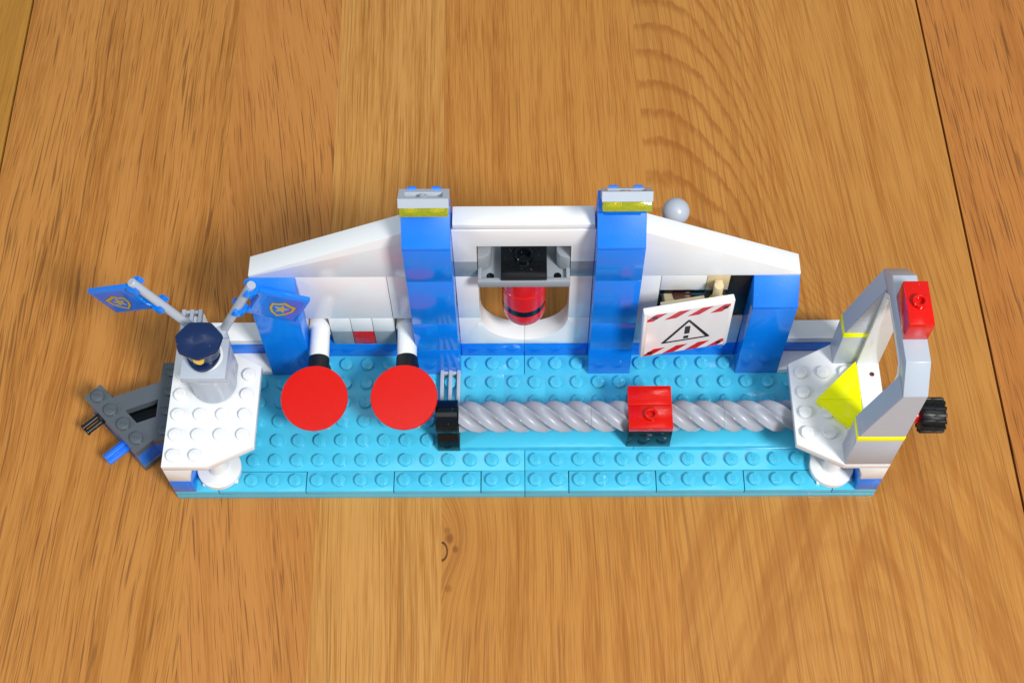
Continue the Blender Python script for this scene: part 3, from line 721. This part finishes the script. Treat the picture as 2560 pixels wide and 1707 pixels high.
b = nb(); add_box(b, 15, 16, 2, 4, 11.203, 12.4); stud(b, 15.5, 3.0, 12.4, hollow=True); obj('brick_body', b, M_red, rb)
b = nb(); add_prism(b, [(13.02, 3.01), (14.985, 4.93), (14.985, 3.01)], 3.62, 4.0, 'z', bev=.02)
tag(obj('yellow_wedge', b, M_yel, None, (14.3, 3.6, 3.6)), 'neon yellow triangle, rear half of the arrow on the white platform', 'wedge tile', 'neon yellow triangles forming an arrow')
b = nb(); add_prism(b, [(13.02, 2.99), (14.985, 2.99), (14.985, 1.02)], 3.62, 3.99, 'z', bev=.02)
tag(obj('yellow_wedge', b, M_yel, None, (14.3, 2.4, 3.6)), 'neon yellow triangle, front half of the arrow nearest the viewer', 'wedge tile', 'neon yellow triangles forming an arrow')
# ------------------------------------------------------------------ dark grey wing on the left
wg = thing('dark_wing', 'dark grey studded wing with blue core beside the white platform', 'toy wing', (-18, 3, 0))
outer = [(-16.0, 6.05), (-17.0, 6.05), (-17.0, 5.05), (-19.14, 4.25), (-19.80, 4.92), (-20.47, 4.25), (-17.68, 1.40), (-16.98, 2.06), (-16.0, 2.08)]
inner_q = [(-17.0, 4.16), (-17.0, 4.16), (-17.02, 4.14), (-18.45, 3.57), (-18.45, 3.57), (-18.44, 3.55), (-17.83, 2.92), (-17.0, 3.24), (-16.99, 3.26)]
b = nb(); add_ring_prism(b, outer, inner_q, 1.603, 2.0, 'z')
for k in range(4): stud(b, -19.80 + .695 * k, 4.25 - .715 * k, 2.0, -PI / 4 * .2)
for y in (2.58, 3.58, 4.58, 5.58): stud(b, -16.5, y, 2.0, 0)
bmesh.ops.remove_doubles(b, verts=b.verts[:], dist=1e-5)
obj('top_plate', b, M_dgrey, wg)
core = [(-16.02, 5.9), (-16.95, 5.9), (-16.95, 5.0), (-17.3, 4.5), (-19.1, 4.1), (-19.80, 4.80), (-20.38, 4.22), (-17.68, 1.46), (-17.02, 2.12), (-16.02, 2.14)]
b = nb(); add_ring_prism(b, core, [(-16.9, 4.3), (-16.95, 4.3), (-17.0, 4.3), (-17.1, 4.3), (-18.3, 3.95), (-18.55, 3.75), (-18.6, 3.55), (-17.83, 2.8), (-17.0, 3.0), (-16.9, 3.1)], .403, 1.597, 'z')
obj('blue_core', b, M_blue, wg)
b = nb(); add_prism(b, outer, .004, .40, 'z', bev=.015); obj('bottom_plate', b, M_dgrey, wg)
b = nb(); add_prism(b, [(-17.0, 4.28), (-17.0, 3.05), (-17.83, 2.82), (-18.58, 3.56), (-18.3, 3.9)], .41, 1.45, 'z', bev=0); obj('dark_inside', b, M_black, wg)
# thin blue/black joint line near the front corner
pd = Vector((-.715, -.70, 0)).normalized()
b = nb()
a = Vector((-19.62, 3.88, 1.02))
cyl(b, a, pd, .30, .42, n=28)
for s in (-1, 1):
    sd = Vector((-pd.y, pd.x, 0)) * s
    add_lathe(b, [(0, 0), (.125, 0), (.125, .78), (.155, .80), (.155, .88), (.12, .9), (0, .9)], a + pd * .36 + sd * .165, pd, n=20)
obj('black_pin', b, M_rubber, wg)
b = nb()
a = Vector((-18.42, 2.35, .98)); sd = Vector((-pd.y, pd.x, 0)); L = 1.22
for (hw, hh) in ((.30, .11), (.11, .30)):
    c = nb(); add_box(c, -hw, hw, -hh, hh, 0, L, bev=.05, gap=0)
    M = Matrix((sd, Vector((0, 0, 1)), pd)).transposed().to_4x4(); M.translation = a; merge(b, c, M)
obj('blue_axle', b, plastic('bright_blue_plastic', (.02, .17, .75)), wg)
# ------------------------------------------------------------------ clean up helper properties
for o in bpy.data.objects:
    if 'org_studs' in o: del o['org_studs']
print('objects', len(bpy.data.objects))
